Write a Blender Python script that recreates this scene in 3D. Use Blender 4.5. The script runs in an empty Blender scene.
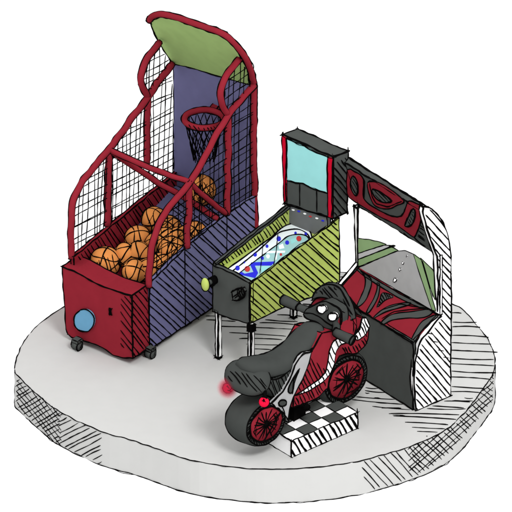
import bpy, bmesh, math, random
from mathutils import Vector, Matrix, noise
from mathutils.bvhtree import BVHTree

rng = random.Random(11)
R = math.radians
scene = bpy.context.scene
col = scene.collection

# ------------------------------------------------------------------ survey of the drawing
# The sketch is an (almost) parallel projection; 1 m = 100 px of the 512 px sheet.
ELEV = math.asin(.42)
SE, CE = math.sin(ELEV), math.cos(ELEV)
KY, KZ = 100 * SE, 100 * CE
X0, Y0 = 256.0, 370.0
D = Vector((0, -CE, SE))                       # towards the viewer


def G(px, py, z=0.0):                          # ground survey: sheet point -> world point at height z
    return Vector(((px - X0) / 100, (Y0 - py - KZ * z) / KY, z))


def gv(dx, dy):                                # ground vector
    return Vector((dx / 100, -dy / KY, 0))


class Plane:
    def __init__(s, a, b, c):
        s.o = a.copy(); s.n = (b - a).cross(c - a).normalized()
        if s.n.dot(D) < 0: s.n = -s.n

    def __call__(s, px, py, lift=0.0):
        g = G(px, py)
        t = (s.o - g).dot(s.n) / D.dot(s.n)
        return g + D * t + s.n * lift

    def moved(s, v):
        q = Plane.__new__(Plane); q.o = s.o + v; q.n = s.n.copy(); return q


def W(A, B):                                   # upright plane over the ground line A-B
    a, b = G(*A), G(*B)
    return Plane(a, b, a + Vector((0, 0, 1)))


FLOOR = Plane(Vector((0, 0, 0)), Vector((1, 0, 0)), Vector((0, 1, 0)))


# ------------------------------------------------------------------ materials
def lin(c):
    c /= 255
    return c / 12.92 if c <= .04045 else ((c + .055) / 1.055) ** 2.4


def mat(name, rgb, vary=.05, rough=.9, scale=7, k=.83, glow=0.0):
    m = bpy.data.materials.new(name); m.use_nodes = True
    nt = m.node_tree; b = nt.nodes['Principled BSDF']
    c = [lin(v) * k for v in rgb]
    b.inputs['Roughness'].default_value = rough
    b.inputs['Specular IOR Level'].default_value = 0.0
    tc = nt.nodes.new('ShaderNodeTexCoord')
    n = nt.nodes.new('ShaderNodeTexNoise'); n.inputs['Scale'].default_value = scale; n.inputs['Detail'].default_value = 5
    r = nt.nodes.new('ShaderNodeValToRGB')
    r.color_ramp.elements[0].position = .3; r.color_ramp.elements[1].position = .7
    r.color_ramp.elements[0].color = [v * (1 - vary) for v in c] + [1]
    r.color_ramp.elements[1].color = [min(.95, v * (1 + vary)) for v in c] + [1]
    nt.links.new(tc.outputs['Object'], n.inputs['Vector'])
    nt.links.new(n.outputs['Fac'], r.inputs['Fac'])
    nt.links.new(r.outputs['Color'], b.inputs['Base Color'])
    if glow:                                     # lit displays only
        nt.links.new(r.outputs['Color'], b.inputs['Emission Color']); b.inputs['Emission Strength'].default_value = glow
    return m


M = dict(
    ink=mat('ink', (12, 11, 11), .2),
    stone=mat('pale_grey', (222, 222, 220), .012, k=.72),
    red=mat('dark_red', (145, 40, 52)),
    blue=mat('slate_blue', (95, 94, 129), k=1.15),
    sage=mat('sage_green', (139, 165, 103), k=1.25),
    orange=mat('orange', (212, 137, 74), k=.95),
    lime=mat('lime_green', (168, 184, 96), k=1.1),
    dark=mat('charcoal', (73, 76, 74), k=1.0),
    vinyl=mat('black_vinyl', (73, 76, 74), k=.7),
    grey=mat('mid_grey', (160, 161, 162)),
    lightgrey=mat('light_grey', (176, 176, 177)),
    white=mat('white', (250, 250, 250), .01, k=1),
    cyan=mat('backglass_cyan', (155, 220, 219), .03, glow=.12),
    pale=mat('pale_teal', (168, 214, 214)),
    lane=mat('lane_white', (236, 244, 248), .01, k=1),
    scarlet=mat('scarlet', (205, 18, 48)),
    lamp=mat('lamp_red', (216, 22, 58), glow=.3),
    button=mat('button_blue', (110, 165, 200)),
    ultra=mat('ultramarine', (52, 56, 224)),
    dot_red=mat('dot_red', (206, 66, 66)),
    hill=mat('screen_green', (130, 157, 112), glow=.25),
    road=mat('screen_grey', (160, 160, 160), glow=.25),
    verge=mat('screen_pale_grey', (178, 178, 180), glow=.25),
    sky=mat('screen_white', (250, 250, 250), .01, k=1, glow=.3),
    neck=mat('neck_grey', (116, 118, 119)),
)


# ------------------------------------------------------------------ geometry collector
def smoothed(pts, n=1):
    for _ in range(n):
        if len(pts) < 4: return pts
        pts = [pts[0]] + [(pts[i - 1] + pts[i] * 2 + pts[i + 1]) / 4 for i in range(1, len(pts) - 1)] + [pts[-1]]
    return pts


def resample(pts, step):
    out = [pts[0].copy()]; acc = 0
    L = sum((b - a).length for a, b in zip(pts, pts[1:]))
    if L < 1e-6: return [pts[0], pts[-1]]
    n = max(2, int(round(L / step))); step = L / n
    want = step; acc = 0
    for a, b in zip(pts, pts[1:]):
        l = (b - a).length
        while l > 1e-9 and acc + l >= want - 1e-9 and len(out) < n:
            out.append(a.lerp(b, (want - acc) / l)); want += step
        acc += l
    out.append(pts[-1].copy())
    return out


class Part:
    """One part of one thing: its solids plus the pen strokes drawn on them, linked as ONE mesh."""
    def __init__(s, name):
        s.name = name; s.V = []; s.F = []; s.MI = []; s.SM = []; s.mats = []

    def mi(s, m):
        m = M[m]
        if m not in s.mats: s.mats.append(m)
        return s.mats.index(m)

    def raw(s, verts, faces, m, smooth=False):
        o = len(s.V); k = s.mi(m)
        s.V += [Vector(v) for v in verts]
        for f in faces:
            s.F.append([o + i for i in f]); s.MI.append(k); s.SM.append(smooth)

    # --- pen
    def stroke(s, pts, w=1.4, over=0.0, wob=.0035, step=.03, taper=True, sides=5):
        r = w / 182
        pts = [Vector(p) for p in pts]
        if len(pts) < 2: return
        if over:
            a, b = rng.uniform(.3, 1) * over, rng.uniform(.3, 1) * over
            d0 = (pts[0] - pts[1]).normalized(); d1 = (pts[-1] - pts[-2]).normalized()
            pts = [pts[0] + d0 * a] + pts[1:-1] + [pts[-1] + d1 * b] if len(pts) > 2 else [pts[0] + d0 * a, pts[1] + d1 * b]
        pts = resample(pts, step)
        n = len(pts)
        off = Vector((rng.uniform(0, 99), rng.uniform(0, 99), rng.uniform(0, 99)))
        out = []; 
        for i, p in enumerate(pts):
            q = p * 9 + off
            out.append(p + Vector((noise.noise(q), noise.noise(q + Vector((31, 0, 0))), noise.noise(q + Vector((0, 47, 0))))) * wob * 1.6)
        pts = out
        t0 = (pts[1] - pts[0]).normalized()
        ref = Vector((0, 0, 1)) if abs(t0.z) < .9 else Vector((1, 0, 0))
        u = t0.cross(ref).normalized()
        V, F = [], []
        for i, p in enumerate(pts):
            t = (pts[min(i + 1, n - 1)] - pts[max(i - 1, 0)])
            if t.length < 1e-9: t = t0
            t = t.normalized()
            u = (u - t * u.dot(t))
            if u.length < 1e-6: u = t.orthogonal()
            u.normalize(); v = t.cross(u)
            rr = r * (.95 + .5 * noise.noise(p * 13 + off))
            if taper and (i == 0 or i == n - 1): rr *= .5
            for k in range(sides):
                a = 2 * math.pi * k / sides
                V.append(p + (u * math.cos(a) + v * math.sin(a)) * rr)
        for i in range(n - 1):
            for k in range(sides):
                k2 = (k + 1) % sides
                F.append((i * sides + k, i * sides + k2, (i + 1) * sides + k2, (i + 1) * sides + k))
        F.append(tuple(range(sides))[::-1]); F.append(tuple((n - 1) * sides + k for k in range(sides)))
        s.raw(V, F, 'ink', True)

    def outline(s, verts, faces, smooth, w, over, crease=38):
        """pen contours of a solid: creases, open borders and the rounded contour"""
        segs = []
        fn = []
        for f in faces:
            nrm = Vector((0, 0, 0))
            for i in range(len(f)):
                a, b = verts[f[i]], verts[f[(i + 1) % len(f)]]
                nrm += a.cross(b)
            fn.append(nrm.normalized() if nrm.length > 0 else nrm)
        edges = {}
        for fi, f in enumerate(faces):
            for i in range(len(f)):
                e = tuple(sorted((f[i], f[(i + 1) % len(f)])))
                edges.setdefault(e, []).append(fi)
        chain_edges = []
        for e, fs in edges.items():
            if len(fs) == 1: chain_edges.append(e); continue
            n1, n2 = fn[fs[0]], fn[fs[1]]
            ang = math.degrees(n1.angle(n2, 0)) if n1.length and n2.length else 0
            if ang > crease or (not smooth and ang > 1 and (n1.dot(D) > 0) != (n2.dot(D) > 0)):
                chain_edges.append(e)
        polys = chain(chain_edges, verts)
        if smooth:
            vn = [Vector((0, 0, 0)) for _ in verts]
            for f, n in zip(faces, fn):
                for i in f: vn[i] += n
            seg = []; pts = {}
            for f in faces:
                tri = [(f[0], f[i], f[i + 1]) for i in range(1, len(f) - 1)]
                for t in tri:
                    cr = []
                    for i in range(3):
                        a, b = sorted((t[i], t[(i + 1) % 3]))
                        da, db = vn[a].dot(D), vn[b].dot(D)
                        if (da > 0) != (db > 0):
                            k = da / (da - db); cr.append((a, b)); pts[(a, b)] = verts[a].lerp(verts[b], k)
                    if len(cr) == 2: seg.append((cr[0], cr[1]))
            keys = list(pts); idx = {k: i for i, k in enumerate(keys)}
            pv = [pts[k] for k in keys]
            polys += [smoothed(p, 3) for p in chain([(idx[a], idx[b]) for a, b in seg], pv, 180)]
        for p in polys:
            L = sum((b - a).length for a, b in zip(p, p[1:]))
            if L > .012:
                s.stroke(p, w * rng.uniform(.85, 1.15), over, .0055)
                if L > .25 and rng.random() < .3: s.stroke(p, w * .6, over, .011)

    def solid(s, verts, faces, m, smooth=False, w=1.5, over=.012, crease=38):
        verts = [Vector(v) for v in verts]
        s.raw(verts, faces, m, smooth)
        if w: s.outline(verts, faces, smooth, w, over, crease)

    def prism(s, poly, vec, m, w=1.5, over=.012, crease=38):
        n = len(poly)
        poly = [Vector(p) for p in poly]
        nrm = Vector((0, 0, 0))
        for i in range(n): nrm += poly[i].cross(poly[(i + 1) % n])
        if nrm.dot(vec) > 0: poly = poly[::-1]          # front cap looks against vec
        V = poly + [p + vec for p in poly]
        F = [tuple(range(n)), tuple(range(2 * n - 1, n - 1, -1))]
        F += [(i, i + n, (i + 1) % n + n, (i + 1) % n) for i in range(n)]
        # turn outward
        s.solid(V, F, m, False, w, over, crease)

    def patch(s, poly, m, nrm, t=.004, w=0):
        """a thin painted shape lying on a surface"""
        poly = [Vector(p) + nrm * t for p in poly]
        n = len(poly)
        V = poly + [p - nrm * (t + .002) for p in poly]
        F = [tuple(range(n)), tuple(range(2 * n - 1, n - 1, -1))] + [(i, i + n, (i + 1) % n + n, (i + 1) % n) for i in range(n)]
        s.raw(V, F, m)
        if w: s.stroke(poly + [poly[0]], w, 0, .002)

    def tube(s, pts, r, m, w=1.3, sides=12, step=.05, smooth_n=2, wob=.004, closed=False):
        pts = [Vector(p) for p in pts]
        pts = smoothed(resample(pts, step), smooth_n)
        off = Vector((rng.uniform(0, 99), 0, 0))
        pts = [p + Vector((noise.noise(p * 5 + off), 0, noise.noise(p * 5 - off))) * wob for p in pts]
        n = len(pts); V, F = [], []
        u = (pts[1] - pts[0]).orthogonal().normalized()
        for i, p in enumerate(pts):
            t = (pts[min(i + 1, n - 1)] - pts[max(i - 1, 0)]).normalized()
            u = (u - t * u.dot(t)).normalized(); v = t.cross(u)
            rr = r(i / (n - 1)) if callable(r) else r
            for k in range(sides):
                a = 2 * math.pi * k / sides
                V.append(p + (u * math.cos(a) + v * math.sin(a)) * rr)
        for i in range(n - 1):
            for k in range(sides):
                k2 = (k + 1) % sides
                F.append((i * sides + k, i * sides + k2, (i + 1) * sides + k2, (i + 1) * sides + k))
        F.append(tuple(range(sides))[::-1]); F.append(tuple((n - 1) * sides + k for k in range(sides)))
        s.solid(V, F, m, True, w, 0, 60)

    def ball(s, c, r, m, w=1.5, nu=28, nv=16, M3=None, power=1.0):
        """(super)ellipsoid; M3 turns and scales the unit ball"""
        V, F = [], []
        M3 = M3 or Matrix.Identity(3) * r
        sp = lambda v: math.copysign(abs(v) ** power, v)
        for j in range(1, nv):
            ph = math.pi * j / nv
            for i in range(nu):
                th = 2 * math.pi * i / nu
                V.append(c + M3 @ Vector((sp(math.sin(ph)) * sp(math.cos(th)), sp(math.sin(ph)) * sp(math.sin(th)), sp(math.cos(ph)))))
        a = len(V); V.append(c + M3 @ Vector((0, 0, 1))); V.append(c + M3 @ Vector((0, 0, -1)))
        for j in range(nv - 2):
            for i in range(nu):
                i2 = (i + 1) % nu
                F.append((j * nu + i, (j + 1) * nu + i, (j + 1) * nu + i2, j * nu + i2))
        for i in range(nu):
            i2 = (i + 1) % nu
            F.append((a, i, i2)); F.append((a + 1, (nv - 2) * nu + i2, (nv - 2) * nu + i))
        s.solid(V, F, m, True, w, 0, 75)

    def loft(s, rings, m, w=1.5, crease=75):
        n = len(rings[0]); V = [p for r_ in rings for p in r_]; F = []
        for j in range(len(rings) - 1):
            for i in range(n):
                i2 = (i + 1) % n
                F.append((j * n + i, j * n + i2, (j + 1) * n + i2, (j + 1) * n + i))
        F.append(tuple(range(n))[::-1]); F.append(tuple((len(rings) - 1) * n + i for i in range(n)))
        s.solid(V, F, m, True, w, 0, crease)

    def surf(s):
        """the part's own surface seen from the viewer's side, to draw on"""
        t = BVHTree.FromPolygons(s.V, s.F)

        def f(px, py, lift=0.0):
            h = t.ray_cast(G(px, py) + D * 30, -D)
            return None if h[0] is None else h[0] + D * lift
        return f

    def build(s, parent=None, base=None):
        me = bpy.data.meshes.new(s.name)
        b = base or Vector((0, 0, 0))
        me.from_pydata([v - b for v in s.V], [], s.F)
        for m in s.mats: me.materials.append(m)
        me.polygons.foreach_set('material_index', s.MI)
        me.polygons.foreach_set('use_smooth', s.SM)
        me.update()
        o = bpy.data.objects.new(s.name, me); col.objects.link(o)
        if parent: o.parent = parent
        elif base: o.location = base
        return o


def chain(edges, verts, corner=48):
    adj = {}
    for a, b in edges:
        adj.setdefault(a, []).append(b); adj.setdefault(b, []).append(a)

    def stop(v):
        if len(adj[v]) != 2: return True
        a, b = adj[v]
        d1, d2 = verts[v] - verts[a], verts[b] - verts[v]
        if d1.length < 1e-9 or d2.length < 1e-9: return False
        return math.degrees(d1.angle(d2, 0)) > corner
    used = set(); out = []
    key = lambda a, b: (a, b) if a < b else (b, a)

    def walk(a, b):
        path = [a, b]; used.add(key(a, b))
        while not stop(path[-1]):
            nx = [x for x in adj[path[-1]] if key(path[-1], x) not in used]
            if not nx: break
            used.add(key(path[-1], nx[0])); path.append(nx[0])
        return path
    for v in adj:
        if stop(v):
            for x in adj[v]:
                if key(v, x) not in used: out.append(walk(v, x))
    for a, b in edges:
        if key(a, b) not in used: out.append(walk(a, b))
    return [[verts[i] for i in p] for p in out]


def clip(poly, p, d):
    """parameter intervals of the line p + t d inside a polygon"""
    ts = []
    n = len(poly)
    for i in range(n):
        ax, ay = poly[i]; bx, by = poly[(i + 1) % n]
        ex, ey = bx - ax, by - ay
        den = d[0] * ey - d[1] * ex
        if abs(den) < 1e-9: continue
        t = ((ax - p[0]) * ey - (ay - p[1]) * ex) / den
        u = ((ax - p[0]) * d[1] - (ay - p[1]) * d[0]) / den
        if 0 <= u < 1: ts.append(t)
    ts.sort()
    return list(zip(ts[0::2], ts[1::2]))


def hatch(part, poly, surf, ang, gap, w=1.2, over=(0, 2), lift=.003, jit=.22, skip=0.0, curve=.8, cut=(1, 1)):  # shade drawn as ink strokes on the faces; also strings the nets
    """pen hatching on a surface: roughly parallel strokes at ANG degrees (sheet, y down), clipped to POLY"""
    a = R(ang); d = (math.cos(a), math.sin(a)); n = (-d[1], d[0])
    ks = [x * n[0] + y * n[1] for x, y in poly]
    ms = [x * d[0] + y * d[1] for x, y in poly]; mid = (min(ms) + max(ms)) / 2
    k = min(ks) + gap * .5
    while k < max(ks):
        kk = k + rng.uniform(-jit, jit) * gap
        a2 = a + rng.uniform(-.03, .03)
        dd = (math.cos(a2), math.sin(a2))
        ox, oy = n[0] * kk + d[0] * mid, n[1] * kk + d[1] * mid
        for t0, t1 in clip(poly, (ox, oy), dd):
            if rng.random() < skip or t1 - t0 < 1.2: continue
            L = t1 - t0
            t0 -= rng.uniform(*over); t1 += rng.uniform(*over)
            if cut[0] < 1: t1 = t0 + L * rng.uniform(*cut)
            m = max(3, int((t1 - t0) / 3)); bow = rng.uniform(-curve, curve); run = []
            for i in range(m + 1):
                f = i / m; t = t0 + (t1 - t0) * f; b = bow * math.sin(math.pi * f)
                q = surf(ox + n[0] * b + dd[0] * t, oy + n[1] * b + dd[1] * t, lift)
                if q is None or (run and (q - run[-1]).length > .3):
                    if len(run) > 1: part.stroke(run, w, wob=.0015)
                    run = [] if q is None else [q]
                else: run.append(q)
            if len(run) > 1: part.stroke(run, w * rng.uniform(.85, 1.15), wob=.0015)
        k += gap


def pen(part, px, surf, w=1.3, lift=.003):
    run = []
    for (ax, ay), (bx, by) in zip(px, px[1:]):
        m = max(1, int(math.hypot(bx - ax, by - ay) / 2.5))
        for i in range(m + 1):
            q = surf(ax + (bx - ax) * i / m, ay + (by - ay) * i / m, lift)
            if q is None or (run and (q - run[-1]).length > .3):
                if len(run) > 1: part.stroke(run, w, wob=.0015)
                run = [] if q is None else [q]
            else: run.append(q)
    if len(run) > 1: part.stroke(smoothed(run, 1), w, wob=.0015)


def pl(plane, pts, lift=0.0):
    return [plane(x, y, lift) for x, y in pts]


def ell(cx, cy, rx, ry, n=20, rot=0):
    c, s_ = math.cos(R(rot)), math.sin(R(rot))
    return [(cx + rx * math.cos(t) * c - ry * math.sin(t) * s_, cy + rx * math.cos(t) * s_ + ry * math.sin(t) * c)
            for t in [2 * math.pi * i / n for i in range(n)]]


def crop(x0, y0, k, pts):                      # enlarged survey sheet -> sheet
    return [(x0 + x / k, y0 + y / k) for x, y in pts]


def spline(pts, n=6, closed=False):
    """Catmull-Rom through sheet points"""
    out = []; m = len(pts)
    rngk = range(m) if closed else range(m - 1)
    for i in rngk:
        if closed: p0, p1, p2, p3 = pts[i - 1], pts[i], pts[(i + 1) % m], pts[(i + 2) % m]
        else: p0, p1, p2, p3 = pts[max(i - 1, 0)], pts[i], pts[i + 1], pts[min(i + 2, m - 1)]
        for k in range(n):
            t = k / n
            out.append(tuple(.5 * (2 * p1[j] + (p2[j] - p0[j]) * t + (2 * p0[j] - 5 * p1[j] + 4 * p2[j] - p3[j]) * t * t + (3 * p1[j] - p0[j] - 3 * p2[j] + p3[j]) * t ** 3) for j in range(2)))
    if not closed: out.append(tuple(pts[-1]))
    return out


def thing(name, label, cat, base, group=None):
    o = bpy.data.objects.new(name, None); col.objects.link(o)
    o.location = base; o.empty_display_size = .1
    o['label'] = label; o['category'] = cat
    if group: o['group'] = group
    return o


# ================================================================== PLINTH (the ground of the scene)
TOP = [(15, 372), (16, 360), (22, 345), (32, 331), (47, 318), (66, 306), (100, 292), (150, 280), (200, 272), (256, 268), (320, 270), (380, 278), (425, 291),
       (452, 304), (462, 309), (474, 322), (486, 336), (493, 350), (495, 364), (492, 376), (485, 386), (471, 405), (450, 427), (422, 442), (390, 453),
       (355, 462), (320, 467), (288, 469), (256, 469), (222, 465.5), (190, 460), (140, 443), (100, 431), (60, 412), (38, 395), (20, 378)]
top = spline(TOP, 4, True)
pt = Part('plinth')
H = .37
up = [G(x, y) for x, y in top]
pt.prism(up, Vector((0, 0, -H)), 'stone', 1.15, 0, 50)
ps = pt.surf()
# pen strokes on rim and top: shade and floor shadows drawn in ink
hatch(pt, [(16, 376), (60, 413), (62, 447), (48, 438), (17, 404)], ps, 52, 3.6, 1.0, (-1, 1))
hatch(pt, [(16, 378), (58, 412), (60, 447), (48, 438), (17, 404)], ps, -30, 4.6, 1.0, (0, 2))
hatch(pt, [(58, 413), (100, 433), (102, 466), (60, 448)], ps, -27, 5.0, 1.0, (-1, 2))
hatch(pt, [(408, 448), (422, 443), (450, 428), (471, 406), (485, 387), (493, 372), (492, 401), (448, 453), (410, 478)], ps, -42, 4.4, 1.0, (0, 1))
hatch(pt, [(412, 448), (422, 443), (450, 428), (471, 406), (485, 387), (493, 374), (492, 401), (448, 453), (416, 476)], ps, 42, 5.0, 1.0, (0, 2))
hatch(pt, [(362, 462), (390, 454), (420, 444), (420, 474), (386, 486), (366, 490)], ps, 47, 6.2, 1.0, (0, 2))
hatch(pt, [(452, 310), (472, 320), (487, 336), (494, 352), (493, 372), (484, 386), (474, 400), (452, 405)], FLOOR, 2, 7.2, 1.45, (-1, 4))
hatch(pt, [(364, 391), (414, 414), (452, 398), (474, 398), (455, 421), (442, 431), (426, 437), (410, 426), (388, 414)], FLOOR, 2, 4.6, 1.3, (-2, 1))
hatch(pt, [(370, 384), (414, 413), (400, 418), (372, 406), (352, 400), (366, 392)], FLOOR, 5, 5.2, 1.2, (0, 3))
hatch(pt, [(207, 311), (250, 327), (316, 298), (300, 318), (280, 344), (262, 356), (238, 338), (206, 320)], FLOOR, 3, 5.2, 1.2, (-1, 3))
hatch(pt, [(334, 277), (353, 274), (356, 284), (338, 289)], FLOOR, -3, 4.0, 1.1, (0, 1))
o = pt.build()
o['kind'] = 'structure'

# ================================================================== BASKETBALL MACHINE
FL, FR, BR, BL = (66, 339), (133, 366), (256, 285), (174, 251)
wl, wr, wb, wf = W(FL, BL), W(FR, BR), W(BL, BR), W(FL, FR)
gFL, gFR, gBR, gBL = G(*FL), G(*FR), G(*BR), G(*BL)


def BB(a, b, z=0.0):
    p = gFL.lerp(gFR, a).lerp(gBL.lerp(gBR, a), b)
    return Vector((p.x, p.y, z))


base = BB(.5, .5)
hoopm = thing('basketball_arcade_machine', 'tall red and blue basketball hoop arcade machine with netted sides and green header', 'arcade machine', base)
inward = (gFL - gFR).normalized()              # from the right wall to the left
back = (gBR - gFR).normalized()
# front box
p = Part('front_panel')
fp = spline([(62, 266.5), (63.5, 290), (65, 315), (66, 329)], 3) + [(68, 334), (72, 337.5), (85, 341), (98, 345.5), (106, 350), (113, 355), (121, 357.5), (133, 358)] + [(132.5, 330), (131.6, 295.5)] + [(118, 292), (104, 287), (88, 279), (74, 271)]
p.prism(pl(wf, fp), (gBR - gFR) * .133, 'red', 1.6, .02)
side0 = wr
hatch(p, [(121, 296), (131.6, 297), (149, 286), (149, 349), (134, 357), (121, 345)], p.surf(), 53, 4.6, 1.25, (0, 1))
fo = p.build(hoopm, base)
q = Part('push_button'); q.prism(pl(wf, ell(85.5, 320, 10.2, 11.2, 28), .02), back * .03, 'button', 1.7, 0); q.build(fo, base)
q = Part('coin_slot'); q.prism(pl(wf, [(109.2, 308), (112.2, 308.6), (111.4, 311), (112.4, 315.4), (109.4, 314.6), (110, 311.6)], .008), back * .02, 'ink', 1.0, 0); q.build(fo, base)
# right side
p = Part('side_panel')
sp_ = [(149.3, 283), (187, 246.5), (226.5, 213.5), (251, 198.5), (257, 195), (256.5, 277), (213, 307.5), (185, 326), (165, 339), (149.3, 349.5)]
p.prism(pl(wr, sp_), inward * .04, 'blue', 1.4, .015)
hatch(p, [(149.5, 290), (187, 249), (203, 233), (252, 199), (256, 240), (213, 306), (185, 325), (149.5, 348)], wr, 43, 5.6, 1.15, (0, 3.5))
pen(p, [(184.5, 246), (184.8, 290), (185.3, 327)], wr, 1.2)
pen(p, [(226.7, 214), (226.7, 240), (226.5, 268)], wr, 1.0)
p.build(hoopm, base)
# left wall (its inner face shows)
p = Part('tray_wall')
p.prism(pl(wl, [(71, 256), (90, 240), (108, 225.5), (140, 199), (165, 179), (174.5, 171), (174, 243), (71, 328)]), -inward * .04, 'red', 1.4, .015)
wl_in = wl.moved(-inward * .04)
hatch(p, [(75, 259), (108, 230), (140, 204), (165, 184), (176, 178), (178, 232), (150, 262), (96, 290)], p.surf(), 57, 4.4, 1.3, (0, 0))
p.build(hoopm, base)
p = Part('tray_floor')
a0, a1, zf = .02, .98, lambda b: .5 + .2 * b
V = [BB(a0, .1, zf(.1)), BB(a1, .1, zf(.1)), BB(a1, 1, zf(1)), BB(a0, 1, zf(1))]
p.prism(V, Vector((0, 0, -.04)), 'red', 1.0, 0)
p.build(hoopm, base)
p = Part('ball_ramp')
p.prism([BB(a0, .56, zf(.56) + .012), BB(a1, .56, zf(.56) + .012), BB(a1, .985, zf(1) + .05), BB(a0, .985, zf(1) + .05)], Vector((0, 0, -.01)), 'blue', 1.0, 0)
hatch(p, [(172, 200), (204, 205), (228, 212), (200, 236), (176, 240)], p.surf(), 38, 5, 1.1, (0, 0))
p.build(hoopm, base)
# back and header
p = Part('backboard')
p.prism(pl(wb, [(173.5, 63.5), (192, 68), (210, 73.5), (232, 80), (250, 84.5), (254, 86), (254.5, 277), (174, 243)]), back * .04, 'blue', 1.2, .01)
p.build(hoopm, base)
hTL = G(151, 269.7) + Vector((0, 0, (269.7 - 20) / KZ))
hp = Plane(wb(173.5, 63.5), wb(248, 84), hTL)
p = Part('header_panel')
hd = [(173, 63.5), (165, 52), (158.5, 41), (153, 30), (149.5, 20)] + [(161, 14), (179, 18.5), (209, 29), (226, 35.5), (234, 45), (240, 56), (248, 71), (249.5, 84.5), (232, 80), (210, 73.5), (192, 68)]
p.prism(pl(hp, hd), -hp.n * .03, 'sage', 1.6, .01)
p.build(hoopm, base)
p = Part('header_frame')
p.tube([hp(x, y, .0) for x, y in spline([(149.5, 21), (152, 16.5), (161, 14), (179, 18.5), (209, 28.5), (226, 35), (237, 46.5), (247, 60.5), (252, 74), (253.5, 86)], 4)] +
       [wb(254, 100), wb(253.6, 130), wb(254.2, 170), wb(255, 225), wb(255.5, 275)], .03, 'red', 1.5, wob=.012)
p.build(hoopm, base)


def tubes(name, lists, r=.032):
    p = Part(name)
    for plane, pts in lists:
        p.tube([plane(x, y) for x, y in spline(pts, 4)], r, 'red', 1.4, wob=.014)
    p.build(hoopm, base)
    return p


tubes('side_frame', [
    (wl, [(72, 258), (71, 230), (71.5, 208), (77, 190), (92, 169), (109, 149), (130, 121), (147.5, 97), (158, 82), (172, 64)]),
    (wl, [(147.5, 98), (141.5, 86), (139.8, 75), (146, 59), (159, 42)]),
    (wl, [(147.6, 99), (147.4, 130), (147, 163)]),
    (wl, [(109, 151), (108.5, 190), (107.5, 226)])])
tubes('side_frame', [
    (wr, [(148.6, 287), (149.8, 262), (154.5, 236), (168, 209), (190, 182), (210, 147), (223, 124), (229, 113), (240, 101), (254, 85)]),
    (wr, [(228, 114), (222.5, 106), (219.6, 94), (226.5, 76), (241, 57)]),
    (wr, [(228.6, 115), (228.2, 160), (227, 214)]),
    (wr, [(189, 183), (188.5, 215), (186.5, 248)])])
L1, R1 = wl(109, 150), wr(189, 182)
for a, b in ((L1, R1), (L1, wr(219, 219)), (R1, wr(226, 213.5))):
    p = Part('crossbar')
    m = a.lerp(b, .5) + Vector((0, 0, -.015))
    p.tube([a, m, b], .027, 'red', 1.4, wob=.012)
    p.build(hoopm, base)


def net(plane, polys, vgap, ang, gap, w=.95):
    p = Part('netting')
    for poly in polys:
        hatch(p, poly, plane, 91.5, vgap, w, (0, .4), 0, .25, curve=1.0)
        hatch(p, poly, plane, ang, gap, w, (0, .4), 0, .18, curve=1.6)
    p.build(hoopm, base)


net(wl, [[(73, 255), (73, 212), (80, 191), (109, 153), (147, 101), (172, 66), (174, 172), (140, 200), (108, 226)],
         [(147, 95), (142, 84), (141, 76), (147, 61), (159, 45), (171, 63), (158, 81)]], 4.6, -27, 6.6)
net(wr, [[(150, 283), (151, 262), (156, 236), (169, 210), (191, 183), (228, 118), (253, 88), (253, 197), (226.5, 213), (187, 246)],
         [(228, 112), (222, 95), (228, 77), (243, 58), (251, 74), (252, 86), (240, 100)]], 5.2, -33, 6.8)

# hoop
hc = G(204, 282.5) + Vector((0, 0, (282.5 - 119) / KZ))
hr = .2
p = Part('hoop')
pts = [hc + Vector((math.cos(t) * hr, math.sin(t) * hr * 1.08, 0)) for t in [2 * math.pi * i / 40 - .4 for i in range(41)]]
p.tube(pts, .03, 'red', 1.6, step=.03, smooth_n=1, wob=.006)
bp = wb(216, 112)
d = (bp - hc); d.z = 0; d.normalize(); sd = Vector((-d.y, d.x, 0))
e0 = hc + d * hr; ln = (Vector((bp.x, bp.y, hc.z)) - e0).length + .02
pv = [e0 + sd * i * .04 + Vector((0, 0, j)) for i, j in ((-1, .0), (1, .0), (1, -.03), (-1, -.03))]
p.prism(pv, d * ln, 'red', 1.3, 0)
hatch(p, spline([(186, 124), (204, 128), (224, 124), (226, 131), (206, 135), (190, 132)], 3, True), p.surf(), 55, 3.2, 1.2, (0, 0))
ho = p.build(hoopm, base)
p = Part('hoop_net')
K = 16
for i in range(K):
    for sgn in (1, -1):
        run = []
        for j in range(9):
            f = j / 8; a = 2 * math.pi * (i + sgn * f * 2.6) / K
            r_ = hr * (.98 - .45 * f ** .8)
            run.append(hc + Vector((math.cos(a) * r_, math.sin(a) * r_, -.02 - .43 * f)))
        p.stroke(run, 1.05, wob=.006)
p.build(ho, base)
# casters
for px, py in ((77, 344.4), (150.5, 352.6), (247, 290), (180, 262)):
    p = Part('caster')
    c = G(px, py + .5, .048)
    ax = (gFR - gFL).normalized()
    rings = []
    for w_ in (-.04, .04):
        rings.append([c + ax * w_ + back * .055 * math.cos(t) + Vector((0, 0, .05 * math.sin(t))) for t in [2 * math.pi * i / 18 for i in range(18)]])
    p.loft(rings, 'dark', 1.5, 50)
    f = c + Vector((0, 0, .035))
    p.prism([f + ax * sx * .043 + back * sy * .043 for sx, sy in ((-1, -1), (1, -1), (1, 1), (-1, 1))], Vector((0, 0, .03)), 'dark', 1.0, 0)
    p.build(hoopm, base)

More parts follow.
